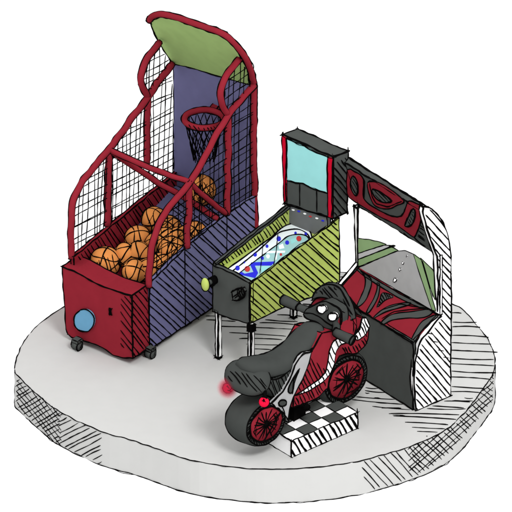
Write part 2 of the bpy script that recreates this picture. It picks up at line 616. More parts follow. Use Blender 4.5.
# ---- basketballs, each a thing of its own
BALLS = [  # sheet x, y, across, radius, label
    (105.4, 262, .25, .155, 'orange basketball nearest the front left corner of the hoop machine tray'),
    (154, 219.5, .35, .128, 'orange basketball on top of the pile against the red tray wall'),
    (138, 239, .33, .135, 'orange basketball in the pile just below its topmost ball'),
    (126, 255, .4, .125, 'orange basketball between the front left corner ball and the pile'),
    (134.5, 272, .66, .125, 'orange basketball low against the middle of the red front box'),
    (139, 254, .52, .128, 'orange basketball in the middle of the pile above the red front box'),
    (160, 265, .82, .12, 'orange basketball at the front right behind the curved red bar'),
    (158, 245, .6, .135, 'orange basketball behind the netting right of the middle of the pile'),
    (172, 250, .84, .135, 'orange basketball by the blue side panel in front of the short red post'),
    (179, 240, .8, .13, 'orange basketball behind the short red post of the right netting'),
    (195, 234, .86, .125, 'orange basketball farthest back along the blue side panel'),
    (168, 229, .5, .135, 'orange basketball behind the pile near the middle of the tray'),
    (187, 237, .86, .12, 'orange basketball second from the far end along the blue side panel'),
    (166, 240, .68, .125, 'orange basketball amid the scribbled heap left of the short red post'),
    (148, 270, .76, .118, 'orange basketball half hidden under the curved red bar of the net frame'),
    (200, 190, .5, .158, 'big orange basketball at the tray back end straight under the hoop'),
]
for bx, by, a, r_, lab in BALLS:
    lo, hi = 0.0, 1.0
    for _ in range(40):
        m = (lo + hi) / 2
        if X0 + 100 * BB(a, m).x < bx: lo = m
        else: hi = m
    g = BB(a, lo); z = (Y0 - by - KY * g.y) / KZ
    c = Vector((g.x, g.y, z))
    p = Part('basketball')
    p.ball(c, r_, 'orange', 1.7)
    rot = Matrix.Rotation(rng.uniform(0, 6), 3, 'X') @ Matrix.Rotation(rng.uniform(0, 6), 3, 'Y') @ Matrix.Rotation(rng.uniform(0, 6), 3, 'Z')
    for k in range(3 if r_ < .157 else 2):
        run = []
        for i in range(41):
            t = 2 * math.pi * i / 40
            v = Vector((math.cos(t), math.sin(t), 0))
            if k == 1: v = Vector((math.cos(t), 0, math.sin(t)))
            if k == 2: v = Vector((.35 * math.cos(2 * t) + .0, math.sin(t), math.cos(t))); v.normalize()
            run.append(c + rot @ v * (r_ + .001))
        p.stroke(run, 1.35, wob=.004)
    for k in (-1, 1) if r_ < .157 else ():
        run = []
        for i in range(41):
            t = 2 * math.pi * i / 40
            v = Vector((k * (.62 + .18 * math.cos(2 * t)), math.sin(t), math.cos(t))); v.normalize()
            run.append(c + rot @ v * (r_ + .001))
        p.stroke(run, 1.2, wob=.004)
    if r_ > .15: hatch(p, ell(bx + 3, by + 3, r_ * 78, r_ * 78, 20), p.surf(), 62 if r_ > .156 else 75, 4.2, 1.0, (-5, 0))
    if bx > 150: hatch(p, ell(bx + 3, by + 2, 9, 9, 16), p.surf(), -60, 5.0, 1.0, (-1, 1))
    o = p.build(None, c)
    o['label'] = lab; o['category'] = 'basketball'; o['group'] = 'basketballs in the hoop machine tray'

# ================================================================== PINBALL MACHINE
qFL, qFR, qU = (213, 357), (250, 375), (89, -46)
gU, gV = gv(*qU), gv(37, 18)
g0 = G(*qFL)


def PB(a, b, z=0.0):
    return g0 + gV * a + gU * b + Vector((0, 0, z))


base = PB(.5, .5)
pin = thing('pinball_machine', 'lime green pinball table on white legs with charcoal front and pale cyan backglass', 'pinball machine', base)
pf, pr_, pl_ = W(qFL, qFR), W(qFR, (339, 329)), W(qFL, (302, 311))
vh, uh = gV.normalized(), gU.normalized()
p = Part('front_panel')
p.prism(pl(pf, [(212.8, 264.6), (231, 273), (249.8, 284), (249.5, 324), (232, 319), (212.8, 311.4)]), uh * .05, 'dark', 1.5, .012)
fo = p.build(pin, base)
q = Part('coin_return')
cp = [(234, 291), (239, 288.5), (245, 287), (247, 291), (246, 296), (240, 299.5), (235.5, 299)]
q.prism(pl(pf, cp, .03), uh * .04, 'dark', 2.0, .02)
hatch(q, [(236, 291), (244, 288), (246, 296), (238, 299)], q.surf(), 70, 2.1, 1.7, (0, 1))
hatch(q, [(233, 296), (240, 287), (242, 289), (236, 299)], q.surf(), -40, 2.2, 1.5, (0, 1))
q.build(fo, base)
q = Part('plunger')
a = pf(215, 279.5)
q.tube([a + uh * .01, a - uh * .13], .026, 'dark', 1.5, step=.03, wob=.003)
q.tube([a - uh * .005, a - uh * .07], .044, 'ink', 1.2, step=.02, wob=.003)
po = q.build(fo, base)
kc = a - uh * .155
q2 = Part('knob')
q2.ball(kc, .07, 'lime', 1.6, M3=Matrix((vh * .052, uh * .034, Vector((0, 0, .07)))).transposed())
q2.build(po, base)
# sides
p = Part('side_panel')
p.prism(pl(pr_, [(250.3, 283.5), (339, 218), (339.5, 281), (312, 297), (284, 307), (250.3, 323)]), -vh * .014, 'lime', 1.4, .02)
hatch(p, [(250.5, 286), (337, 221), (339, 280), (312, 296), (284, 306), (250.5, 322)], pr_, 41, 5.2, 1.2, (-1, 2))
p.build(pin, base)
p = Part('side_panel')
p.prism(pl(pl_, [(215, 263.5), (288, 207.5), (302, 197), (302, 262), (215, 310)]), vh * .02, 'lime', 1.2, .01)
hatch(p, [(217, 265), (288, 211), (288, 226), (232, 270)], p.surf(), 58, 3.7, 1.25, (-1, 1))
p.build(pin, base)
p = Part('side_rail')
p.prism([pl_(213.5, 264.6), pl_(213.5, 262.6), pl_(250, 233.5), pl_(287, 205), pl_(288, 207.5)], vh * .034, 'dark', 1.4, .01)
p.build(pin, base)
# playfield and its art
zp = lambda b: .955 + .11 * b
A_, B_, C_ = PB(0, 0, zp(0)), PB(1, 0, zp(0)), PB(0, 1, zp(1))
pp = Plane(A_, B_, C_)
p = Part('playfield')
p.prism([PB(.05, .03, zp(.03)), PB(.94, .03, zp(.03)), PB(.94, .9, zp(.9)), PB(.05, .9, zp(.9))], Vector((0, 0, -.03)), 'lime', 0)
k3 = lambda pts: crop(220, 215, 5.12, pts)
l1 = spline(k3([(40, 278), (120, 222), (220, 148), (270, 113), (320, 66), (380, 45), (430, 55), (462, 90), (470, 120)]), 4)
l2 = spline(k3([(62, 292), (120, 247), (200, 182), (290, 102), (340, 82), (400, 76), (445, 98), (462, 125)]), 4)
l3 = spline(k3([(98, 302), (180, 240), (300, 150), (350, 112), (405, 103), (445, 112), (455, 130)]), 4)
close = [(317, 242), (253, 283), (247, 281.5), (236, 277)]
p.patch(pl(pp, l1 + close + [(228, 273)]), 'lane', pp.n, .003)
p.patch(pl(pp, l3 + close), 'pale', pp.n, .006)
for l_, w_ in ((l1, 1.5), (l2, 1.4), (l3, 1.3)): pen(p, l_, pp, w_, .008)
zz = k3([(283, 242), (160, 247), (155, 258), (172, 296), (125, 305), (118, 312), (180, 326), (195, 300), (178, 262), (262, 262)])
p.patch(pl(pp, zz), 'ultra', pp.n, .010)
p.patch(pl(pp, k3([(240, 188), (335, 187), (332, 196), (236, 199)])), 'lane', pp.n, .010)
p.patch(pl(pp, k3([(287, 188), (297, 188), (290, 232), (282, 232)])), 'lane', pp.n, .009)
for x, y, r_, m in ((90, 275, 11, 'ultra'), (125, 245, 4, 'ultra'), (180, 206, 9, 'ultra'), (241, 163, 7, 'ultra'), (301, 125, 11, 'ultra'), (387, 96, 6, 'ultra'),
                    (344, 145, 10, 'ultra'), (217, 225, 8, 'ultra'), (440, 100, 7, 'ultra'), (140, 280, 14, 'dot_red'), (404, 125, 13, 'dot_red'), (246, 216, 10, 'lane'), (312, 206, 6, 'dot_red')):
    p.patch(pl(pp, ell(220 + x / 5.12, 215 + y / 5.12, r_ / 5.12, r_ / 5.12, 14)), m, pp.n, .012)
p.patch(pl(pp, k3([(100, 303), (112, 296), (128, 306), (116, 314)])), 'ultra', pp.n, .011)
p.patch(pl(pp, k3([(205, 268), (262, 264), (215, 296)])), 'cyan', pp.n, .009)
p.patch(pl(pp, k3([(300, 160), (322, 150), (330, 172), (304, 178)])), 'lane', pp.n, .009)
p.patch(pl(pp, k3([(360, 130), (392, 118), (396, 136), (366, 152)])), 'cyan', pp.n, .009)
pen(p, k3([(222, 128), (216, 210), (205, 305)]), pp, .8, .012)
pen(p, k3([(297, 100), (290, 180), (272, 278)]), pp, .8, .012)
p.build(pin, base)
# legs
for a, b, zt in ((.1, .02, .53), (1.0, .015, .56), (.06, .88, .6), (.97, .88, .55)):
    p = Part('leg')
    c = PB(a, b)
    sq = [c + vh * sx * .024 + uh * sy * .024 for sx, sy in ((-1, -1), (1, -1), (1, 1), (-1, 1))]
    p.prism(sq, Vector((0, 0, zt)), 'white', 1.2, .01)
    c2 = c + Vector((0, 0, zt - .08))
    p.stroke([c + vh * .018 - uh * .026 + Vector((0, 0, .02)), c + vh * .018 - uh * .026 + Vector((0, 0, zt))], 2.0)
    f = Part('foot')
    f.prism([c + vh * sx * .027 + uh * sy * .027 for sx, sy in ((-1, -1), (1, -1), (1, 1), (-1, 1))], Vector((0, 0, .022)), 'ink', 1.0, .03)
    lo = p.build(pin, base); f.build(lo, base)
    if a > .9:
        t = Part('bracket'); t.prism([c2 + vh * sx * .034 + uh * sy * .034 for sx, sy in ((-1, -1), (1, -1), (1, 1), (-1, 1))], Vector((0, 0, .07)), 'ink', 1.0, .01); t.build(lo, base)
# backbox
fx = W((283, 317), (333.5, 338))
p = Part('neck')
p.prism(pl(fx.moved(uh * .01), [(288.3, 203), (327, 215), (327, 238), (310, 240), (288.3, 231)]), uh * .06, 'neck', 1.2, .01)
fxn = fx.moved(uh * .01)
for x, y, m in ((293.4, 210.3, 'white'), (299, 211.6, 'ultra'), (305, 214, 'white'), (310.5, 216.8, 'dot_red'), (317, 218.6, 'white'), (323, 221, 'ultra')):
    p.patch(pl(fxn, ell(x, y - .4, 1.5, .75, 10, 20)), m, fxn.n, .006)
p.build(pin, base)
dep = gv(14.5, -5.5)
p = Part('backbox')
p.prism(pl(fx, [(282.6, 134.6), (300, 141.5), (318, 150.5), (333.5, 156.5), (332.6, 218.5), (308, 211), (285, 203.5)]), dep, 'dark', 1.8, .045)
wsd = W((333.5, 338), (348, 332.5))
hatch(p, [(334, 164), (348, 156), (348, 214), (333, 217)], wsd, 50, 5.0, 1.3, (-.5, .5))
bo = p.build(pin, base)
q = Part('backglass'); q.prism(pl(fx, [(287.8, 138.4), (301, 144), (316, 152), (328.3, 156.5), (328, 192.4), (320, 190), (312, 187), (304, 182.5), (296, 182), (287.8, 179.6)], .012), dep.normalized() * .02, 'cyan', 1.2, 0); q.build(bo, base)
for pts in ([(283, 135.5), (287.2, 138), (287, 200), (285.2, 203)], [(328.9, 157), (333.4, 158), (332.8, 218), (329, 216)]):
    q = Part('trim_strip'); q.prism(pl(fx, pts, .016), dep.normalized() * .02, 'scarlet', 1.2, .01); q.build(bo, base)
q = Part('speaker_panel'); q.prism(pl(fx, [(287.8, 180.6), (296, 183), (304, 183.5), (312, 188), (320, 191), (328, 193.4), (328.4, 215.5), (308, 210), (287.8, 203)], .008), dep.normalized() * .02, 'dark', 1.1, 0)
fxl = fx.moved(fx.n * .008)
pen(q, [(299.8, 183), (300, 206)], fxl, 1.2); pen(q, [(316.8, 190), (317, 212)], fxl, 1.2)
q.build(bo, base)

# ================================================================== RACING CABINET
rF, rU, rV = (415, 411.5), (36, -15.5), (-77, -49)
gR, gRU, gRV = G(*rF), gv(*rU), gv(*rV)
rl = gRV.normalized(); ru = gRU.normalized()
base = gR + gRU * .5 + gRV * .5
rac = thing('racing_arcade_cabinet', 'white sided driving arcade cabinet with red swirl panels and a road on screen', 'arcade cabinet', base)
rp = W(rF, (451, 396))
prof = spline([(423.6, 206.4), (432, 209.5), (441, 219), (448, 236), (451, 256)], 3) + [(451, 310), (450.5, 396), (433, 403.5), (416.3, 411.3), (414, 385), (415, 362), (418, 348), (423, 338), (432, 327), (441, 316), (438.5, 290), (437, 256.5), (430, 238), (425, 222), (422.6, 212)]
th = rl * .06
for k in (0, 1):
    p = Part('side_panel')
    mv = gRV * 1.06 * k
    pk = prof if k == 0 else [(449, 257), (451, 310), (450.5, 396), (433, 403.5), (416.3, 411.3), (414, 385), (415, 362), (418, 348), (423, 338), (432, 327), (441, 316), (440, 290), (439, 260)]
    p.prism([v + mv for v in pl(rp, pk)], th, 'white', 1.8, .025)
    if k == 0:
        hatch(p, [(425, 208), (434, 211), (442, 220), (449, 238), (451, 260), (451, 312), (450.5, 394), (417, 410), (415.5, 385), (416.5, 362), (420, 348), (426, 338), (442, 317), (440, 290), (438, 256), (431, 238), (426, 222)],
              rp, 49, 5.2, 1.5, (-.5, 1), curve=.5)
        for x, y in ((427, 333), (432, 341), (438, 350), (443, 357)): pen(p, [(x, y), (x + 6, y + 1)], rp, 1.0)
    p.build(rac, base)
rin = rp.moved(th)
p = Part('lower_panel')
lp = W((414, 411.2), (337, 362.2))
p.prism(pl(lp, [(413.4, 342), (413, 409.5), (340, 363), (340, 299)]), ru * .03, 'dark', 1.5, .01)
p.build(rac, base)
# control panel
c1, c2 = rin(411.5, 342.5), rin(437.5, 314.5)
span = gRV * .995
cpn = Plane(c1, c2, c1 + span)
p = Part('control_panel')
p.prism([c1, c2, c2 + span, c1 + span], -cpn.n * .03, 'red', 1.8, .015)
k1 = lambda pts: crop(335, 260, 4.267, pts)
for pts in ([(108, 48), (122, 62), (131, 90), (126, 125), (112, 158), (95, 195), (103, 200), (130, 175), (150, 130), (157, 98), (150, 76)],
            [(180, 98), (180, 128), (165, 168), (135, 222), (143, 228), (170, 190), (187, 150), (191, 108)],
            [(205, 140), (252, 158), (215, 172), (180, 205), (195, 165)],
            [(325, 184), (270, 188), (220, 203), (185, 228), (163, 250), (175, 245), (215, 224), (270, 207), (318, 193)],
            [(408, 212), (330, 222), (250, 232), (212, 254), (196, 274), (212, 276), (240, 260), (300, 250), (380, 247), (415, 228)],
            [(432, 236), (375, 262), (345, 305), (324, 350), (338, 352), (365, 312), (400, 272), (440, 245)],
            [(95, 36), (180, 88), (300, 158), (400, 204), (385, 212), (290, 172), (180, 106), (110, 58)]):
    p.patch(pl(cpn, spline(k1(pts), 3, True)), 'dark', cpn.n, .005, 1.3)
hatch(p, k1([(205, 140), (252, 158), (215, 172), (185, 200), (195, 165)]), cpn, 62, 2.2, 1.2, (0, 0), .007)
pen(p, k1([(165, 245), (200, 215), (280, 190), (370, 205), (405, 210)]), cpn, 1.2, .006)
pen(p, k1([(200, 252), (250, 222), (330, 212), (400, 208)]), cpn, 1.2, .006)
hatch(p, k1([(40, 150), (75, 160), (118, 225), (105, 262), (60, 200)]), cpn, 50, 3, 1.2, (0, 0), .006)
p.build(rac, base)
# screen: a flat picture of a road
sc_ = W((437, 402), (360, 353)).moved(ru * .035)
p = Part('screen')
p.prism(pl(sc_, [(440, 256), (440, 315), (358, 269), (358, 206)]), ru * .03, 'sky', 1.3, .01)
pen(p, [(358.6, 208), (358, 240), (358.6, 268)], sc_, 2.2)
pen(p, [(437.6, 260), (438.4, 285), (437.6, 312)], sc_, 2.0)
k2 = lambda pts: crop(340, 160, 3.2, pts)
for pts, m, lf in (([(57, 250), (95, 254), (130, 262), (150, 270), (57, 300)], 'hill', .004),
                   ([(57, 299), (140, 272), (170, 274), (57, 319)], 'verge', .005),
                   ([(57, 318), (168, 277), (188, 290), (57, 342)], 'hill', .005),
                   ([(57, 346), (178, 292), (208, 289), (236, 300), (262, 380), (296, 480), (200, 425), (100, 366)], 'road', .004),
                   ([(236, 300), (262, 318), (285, 400), (308, 484), (296, 480), (262, 383)], 'hill', .005),
                   ([(258, 312), (302, 354), (306, 450), (288, 402), (266, 326)], 'hill', .005)):
    p.patch(pl(sc_, k2(pts)), m, sc_.n, lf, .9)
for cx, cy, s_ in ((216, 307, 3.2), (203, 329, 4.4), (194, 350, 5.4), (178, 384, 7)):
    p.patch(pl(sc_, k2([(cx - s_ * .3, cy - s_), (cx + s_ * .9, cy - s_ * .6), (cx + s_ * .3, cy + s_), (cx - s_ * .9, cy + s_ * .7)])), 'sky', sc_.n, .008, .9)
pen(p, k2([(266, 322), (280, 370), (300, 440)]), sc_, .9, .007)
pen(p, k2([(160, 276), (178, 274)]), sc_, 2.4, .008)
p.build(rac, base)
# marquee
p = Part('marquee')
mp = [(437.3, 258.5), (430, 236), (422, 211.5), (425.5, 206.5), (435, 212), (443, 223), (448, 240), (448.5, 258)]
mw = gRV * 1.0
p.prism(pl(rin, mp), mw, 'dark', 1.8, .01, 30)
m1, m2 = rin(437, 257.5), rin(422, 211.5)
mpl = Plane(m1, m2, m1 + mw)
k4 = lambda pts: crop(340, 155, 4.655, pts)
p.patch(pl(mpl, spline(k4([(36, 68), (68, 76), (97, 93), (113, 118), (110, 165), (112, 202), (140, 230), (180, 255), (240, 283), (288, 283), (306, 245), (322, 213), (352, 222), (388, 245), (380, 300), (354, 374), (335, 376), (270, 327), (195, 290), (110, 240), (58, 207), (34, 175)]), 2, True)), 'red', mpl.n, .004, 1.5)
p.patch(pl(mpl, spline(k4([(130, 128), (172, 124), (225, 150), (300, 212), (268, 232), (226, 250), (168, 236), (142, 190)]), 3, True)), 'red', mpl.n, .006, 1.5)
p.patch(pl(mpl, spline(k4([(60, 98), (76, 106), (86, 142), (84, 180), (72, 186), (56, 158), (52, 122)]), 3, True)), 'dark', mpl.n, .008, 1.9)
p.patch(pl(mpl, spline(k4([(152, 158), (180, 164), (212, 184), (246, 211), (212, 220), (182, 207), (163, 188)]), 3, True)), 'dark', mpl.n, .009, 1.9)
p.patch(pl(mpl, spline(k4([(340, 250), (352, 256), (350, 292), (332, 326), (304, 328), (322, 285)]), 3, True)), 'dark', mpl.n, .008, 1.9)
hatch(p, k4([(62, 100), (88, 140), (84, 185), (55, 150)]), mpl, 62, 2.2, 1.0, (0, 0), .011)
hatch(p, k4([(160, 160), (215, 182), (250, 212), (215, 222), (175, 205)]), mpl, 45, 2.2, 1.0, (0, 0), .012)
hatch(p, k4([(345, 255), (348, 292), (330, 322), (312, 324)]), mpl, 60, 2.2, 1.0, (0, 0), .011)
pen(p, k4([(104, 100), (116, 118), (114, 200)]), mpl, 1.2, .006)
pen(p, k4([(140, 130), (152, 190), (172, 225), (226, 240), (290, 214)]), mpl, 1.3, .008)
hatch(p, k4([(195, 300), (340, 385), (362, 378), (385, 290), (400, 430), (300, 370)]), mpl, 38, 2.8, 1.2, (0, 0), .006)
p.build(rac, base)
p = Part('back_panel')
bpl = W((449, 397), (372, 348))
p.prism(pl(bpl, [(446, 240), (446, 395), (374, 349), (374, 194)]), ru * .02, 'white', 1.0, 0)
p.build(rac, base)

# ================================================================== CHECKERED PLATFORM
cA, cB, cW = (291.7, 457.5), (357.5, 428.5), (-38, -23)
ca, cb, cw = G(*cA), G(*cB), gv(*cW)
HZ = .18
base = ca.lerp(cb, .5) + cw * .5
plat = thing('checkered_platform', 'low black and white checkered platform with hatched edge beside the motorcycle', 'platform', base)
p = Part('platform_body')
z = Vector((0, 0, HZ))
p.prism([ca + z, cb + z, cb + cw + z, ca + cw + z], -z, 'white', 1.4, .05)
ce = W(cA, cB)
hatch(p, [(292, 441.5), (357.5, 412.5), (357.5, 428), (292, 457)], ce, 58, 5.6, 2.3, (-.5, 1.5), jit=.1)
plo = p.build(plat, base)
q = Part('checker_top')
e = (cb - ca); nx, ny = 5, 4
for i in range(nx):
    for j in range(ny):
        if (i + j) % 2:
            sq = [ca + z + e * u + cw * v for u, v in ((i / nx, j / ny), ((i + 1) / nx, j / ny), ((i + 1) / nx, (j + 1) / ny), (i / nx, (j + 1) / ny))]
            q.patch(sq, 'dark', Vector((0, 0, 1)), .004)
for i in range(1, nx): q.stroke([ca + z + e * i / nx + Vector((0, 0, .004)), ca + cw + z + e * i / nx + Vector((0, 0, .004))], .9, wob=.004)
for j in range(1, ny): q.stroke([ca + z + cw * j / ny + Vector((0, 0, .004)), cb + cw * j / ny + z + Vector((0, 0, .004))], .9, wob=.004)
q.build(plat, base)

# ================================================================== MOTORCYCLE
RISE = .13                                     # it stands on the platform
bO = G(255, 441.4 + KZ * RISE) + Vector((0, 0, RISE))
bu, bv = gv(62, -33), gv(79, 26)
bun, bvn = bu.normalized(), bv.normalized()


def B(s, w, z):
    return bO + bu * s + bv * w + Vector((0, 0, z))


def sz(px, py, w):                             # sheet point on the lengthwise plane at offset w
    s = (px - 255 - 79 * w) / 62
    return s, (441.4 - 33 * s + 26 * w - py) / KZ


def BW(w):
    return Plane(B(0, w, 0), B(1, w, 0), B(0, w, 1))


def BS(s):
    return Plane(B(s, 0, 0), B(s, 1, 0), B(s, 0, 1))


base = B(.6, 0, 0)
bike = thing('arcade_motorcycle', 'dark red and charcoal ride-on arcade motorcycle with a white side stripe', 'motorcycle', base)
head = R(41.7)
wu = Vector((math.cos(head), math.sin(head), 0)) * 1.15
wa = Vector((math.sin(head), -math.cos(head), 0))       # axle, towards the right


def wheel(px, py, w, rad, width, rimr):
    s, z = sz(px, py, w)
    c = B(s, w, 0) + Vector((0, 0, rad))
    n = 40
    ring = lambda rr, off: [c + wa * off + wu * rr * math.cos(t) + Vector((0, 0, rr * math.sin(t))) for t in [2 * math.pi * i / n for i in range(n)]]
    p = Part('wheel')
    rings = [ring(rimr, 0)]
    for rr, off in ((rad * .93, .004), (rad * .985, -.012), (rad * 1.01, -.04), (rad * 1.05, -.3 * width), (rad * 1.07, -.5 * width), (rad * 1.05, -.7 * width), (rad * 1.0, -width + .04), (rad * .96, -width + .012), (rad * .9, -width - .004), (rimr, -width)):
        rings.append(ring(rr, off))
    p.loft(rings, 'vinyl', 1.7, 80)
    p.stroke(ring(rad * .94, .006) + ring(rad * .94, .006)[:2], 1.4)
    fpl = Plane(c, c + wu, c + Vector((0, 0, 1)))
    cx, cy = X0 + 100 * c.x, Y0 - KY * c.y - KZ * c.z
    for i in range(46):
        t = 2 * math.pi * i / 46 + rng.uniform(-.04, .04)
        a = c + wa * .004 + wu * rimr * math.cos(t) + Vector((0, 0, rimr * math.sin(t)))
        t2 = t + .16
        b = c + wa * .006 + wu * rad * .95 * math.cos(t2) + Vector((0, 0, rad * .95 * math.sin(t2)))
        p.stroke([a, b], 1.15)
    wo = p.build(bike, base)
    q = Part('rim')
    cap = [ring(rimr * .995, .012), ring(rimr * .995, -.02)]
    q.loft(cap, 'red', 1.8, 60)
    for i in range(17):
        t = 2 * math.pi * i / 17 + rng.uniform(-.12, .12); l = rng.uniform(.72, .98)
        q.stroke([c + wa * .013, c + wa * .013 + wu * rimr * l * .5 * math.cos(t + .06) + Vector((0, 0, rimr * l * .5 * math.sin(t + .06))),
                  c + wa * .013 + wu * rimr * l * math.cos(t) + Vector((0, 0, rimr * l * math.sin(t)))], 1.6)
    for i in range(9):
        t = rng.uniform(0, 6.28); t2 = t + rng.uniform(.5, .9); l = rng.uniform(.6, .9)
        q.stroke([c + wa * .013 + wu * rimr * l * math.cos(t) + Vector((0, 0, rimr * l * math.sin(t))), c + wa * .013 + wu * rimr * l * math.cos(t2) + Vector((0, 0, rimr * l * math.sin(t2)))], 1.2)
    q.build(wo, base)
    h = Part('hub')
    h.loft([ring(rimr * .13, -.01), ring(rimr * .13, .025)], 'ink', .8, 60)
    h.build(wo, base)
    return c


rc = wheel(265.5, 423, .14, .238, .32, .188)
fc = wheel(345.5, 380.5, .14, .262, .17, .205)

# seat
p = Part('seat')


def sring(px, py, hw, hh, tx, tz, w0=0.0, n=22, pw=.75):
    s, z = sz(px, py, w0)
    c = B(s, w0, z)
    t = (bun * tx + Vector((0, 0, tz))).normalized(); nrm = bvn.cross(t).normalized()
    if nrm.z < 0: nrm = -nrm
    sg = lambda v: math.copysign(abs(v) ** pw, v)
    return [c + bvn * hw * sg(math.cos(a)) + nrm * hh * sg(math.sin(a)) for a in [2 * math.pi * i / n for i in range(n)]]


st = [(243, 367.5, .03, .02, 1, -.1), (245, 367.5, .12, .06, 1, -.1), (252, 367, .17, .085, 1, -.1), (262, 366.5, .18, .095, 1, -.1), (273, 364.5, .168, .095, 1, 0), (283, 359.5, .155, .095, 1, .15),
      (293, 352, .15, .095, 1, .45), (301, 343.5, .15, .095, 1, .55), (308.5, 335, .148, .092, 1, .55), (314, 329, .13, .08, 1, .5), (317, 326, .08, .05, 1, .5), (318, 325, .02, .015, 1, .5)]
p.loft([sring(*q) for q in st], 'vinyl', 1.8)
so = p.build(bike, base)
# side skirt under the seat
p = Part('seat_skirt')
w1 = .155
sk = spline([(262, 374), (272, 379.5), (283, 376), (292, 368.5), (301, 357.5), (312, 348)], 3) + [(311, 356), (302, 376), (293, 393), (284, 395), (275, 398), (269.5, 389)]
p.prism(pl(BW(w1), sk), -bvn * .3, 'vinyl', 1.6, .005, 60)
hatch(p, [(264, 377), (283, 377), (301, 359), (309, 352), (302, 372), (293, 388), (276, 396)], p.surf(), 68, 3.3, 1.3, (0, 0))
p.build(bike, base)
# tail
p = Part('tail')
s_, z_ = sz(247.5, 377.5, 0)
tc = B(s_, 0, z_)
ax1 = (bvn + Vector((0, 0, -.1))).normalized() * .25
p.ball(tc, 1, 'vinyl', 1.8, M3=Matrix((ax1, bun * .15, Vector((0, 0, .135)) + bun * .05)).transposed(), power=.85)
ts = p.surf()
hatch(p, [(228, 371), (240, 372), (256, 376), (266, 382), (268, 394), (258, 392), (240, 384), (228, 380)], ts, 52, 3.9, 1.35, (0, 0))
p.build(bike, base)


def lamp(px, py, w, r_, stalk):
    s, z = sz(px, py, w); c = B(s, w, z) + D * .15
    p = Part('tail_light')
    p.ball(c, r_, 'lamp', 1.4, 20, 12)
    p.stroke([c + D * r_ * .8 + bvn * .02, c + D * r_ * .9 - bvn * .01 + Vector((0, 0, .02)), c + D * r_ * .8 - bvn * .03], 1.4)
    for k in range(3): p.stroke([c + D * r_ + bvn * rng.uniform(-.05, .05) + Vector((0, 0, rng.uniform(-.03, .03))), c + D * r_ * 1.05 + bvn * rng.uniform(-.05, .05) + Vector((0, 0, rng.uniform(-.03, .05)))], 1.3, wob=.008)
    p.stroke([c - bvn * .03 + Vector((0, 0, r_ * .6)), c + bvn * .01 + Vector((0, 0, r_ * 1.35)), c + bvn * .04 + Vector((0, 0, r_ * .9))], 2.4)
    p.tube([c, c + stalk], .016, 'ink', .8, 8, .03)
    return c, p.build(bike, base)


lc, lo = lamp(228, 388, -.23, .05, bun * .1 + bvn * .05 + Vector((0, 0, .06)))
rcx, ro = lamp(264, 402, .2, .052, bun * .08 + Vector((0, 0, .08)) - bvn * .05)
# red-coloured mist that imitates the glow round the lit lamp
gm = bpy.data.materials.new('red_glow'); gm.use_nodes = True
nt = gm.node_tree; nt.nodes.clear()
out = nt.nodes.new('ShaderNodeOutputMaterial'); vol = nt.nodes.new('ShaderNodeVolumePrincipled')
vol.inputs['Color'].default_value = (1, .08, .16, 1); vol.inputs['Density'].default_value = 11
gtc = nt.nodes.new('ShaderNodeTexCoord'); gmp = nt.nodes.new('ShaderNodeMapping'); gmp.inputs['Scale'].default_value = (7.8, 7.8, 7.8)
ggr = nt.nodes.new('ShaderNodeTexGradient'); ggr.gradient_type = 'QUADRATIC_SPHERE'; gml = nt.nodes.new('ShaderNodeMath'); gml.operation = 'MULTIPLY'; gml.inputs[1].default_value = 75
nt.links.new(gtc.outputs['Object'], gmp.inputs['Vector']); nt.links.new(gmp.outputs['Vector'], ggr.inputs['Vector'])
nt.links.new(ggr.outputs['Fac'], gml.inputs[0]); nt.links.new(gml.outputs[0], vol.inputs['Density'])
nt.links.new(vol.outputs['Volume'], out.inputs['Volume'])
bm = bmesh.new(); bmesh.ops.create_icosphere(bm, subdivisions=3, radius=.13)
me = bpy.data.meshes.new('glow'); bm.to_mesh(me); bm.free(); me.materials.append(gm)
go = bpy.data.objects.new('glow', me); col.objects.link(go); go.parent = lo; go.location = lc - base; go['kind'] = 'stuff'

# swing arm
p = Part('swing_arm')
arm = [(311.7, 351.5), (304, 353.5), (300, 357), (295, 365), (292.5, 374), (287, 384), (282.4, 392), (277.5, 396.5), (270.7, 403.6), (277.5, 408.5), (283, 413), (288.4, 421.5), (289.6, 410), (293, 396.5), (301, 382), (308.8, 363)]
pw = BW(.185)
p.prism(pl(pw, arm), -bvn * .04, 'lightgrey', 1.6, .005, 60)
p.patch(pl(pw, ell(282.2, 403, 4.2, 3.3, 16, -15)), 'vinyl', pw.n, .005, 1.8)
p.patch(pl(pw, spline([(299, 369), (293, 378), (287.6, 390), (291.4, 393), (294, 382)], 3, True)), 'vinyl', pw.n, .005, 1.6)
pen(p, [(299.5, 368), (293, 380), (292, 394)], pw, 1.6, .006)
p.build(bike, base)
# fairing
p = Part('fairing')
fw = BW(.17)
fa = [(322, 333), (334, 331), (342, 334), (352, 337), (359, 328), (362, 317.5), (366, 318), (369.5, 326), (368, 338), (365, 346), (357, 353.5), (347, 353.5), (339, 356), (334, 366), (329, 379), (327, 389), (317, 398), (305, 403.5), (293, 407.6), (293.6, 396), (302, 378), (311, 352)]
p.prism(pl(fw, fa), -bvn * .34, 'red', 1.6, .008, 50)
hatch(p, [(311, 358), (328, 372), (322, 378), (296, 393), (302, 378)], fw, 64, 3.8, 1.3, (0, 0))
hatch(p, [(295, 398), (324, 381), (326, 389), (316, 397), (294, 406)], fw, 64, 3.4, 1.3, (0, 0))
hatch(p, [(340, 348), (357, 345), (367, 334), (367, 344), (357, 352.5), (342, 353)], fw, 60, 3.4, 1.4, (0, 0))
fo = p.build(bike, base)
q = Part('tank_panel')
q.prism(pl(fw, [(336, 333), (340, 325), (341.5, 311), (350, 316), (356, 326), (353.5, 336.5), (344, 336)], .002), -bvn * .05, 'red', 1.4, .005, 50)
q.build(fo, base)
q = Part('stripe')
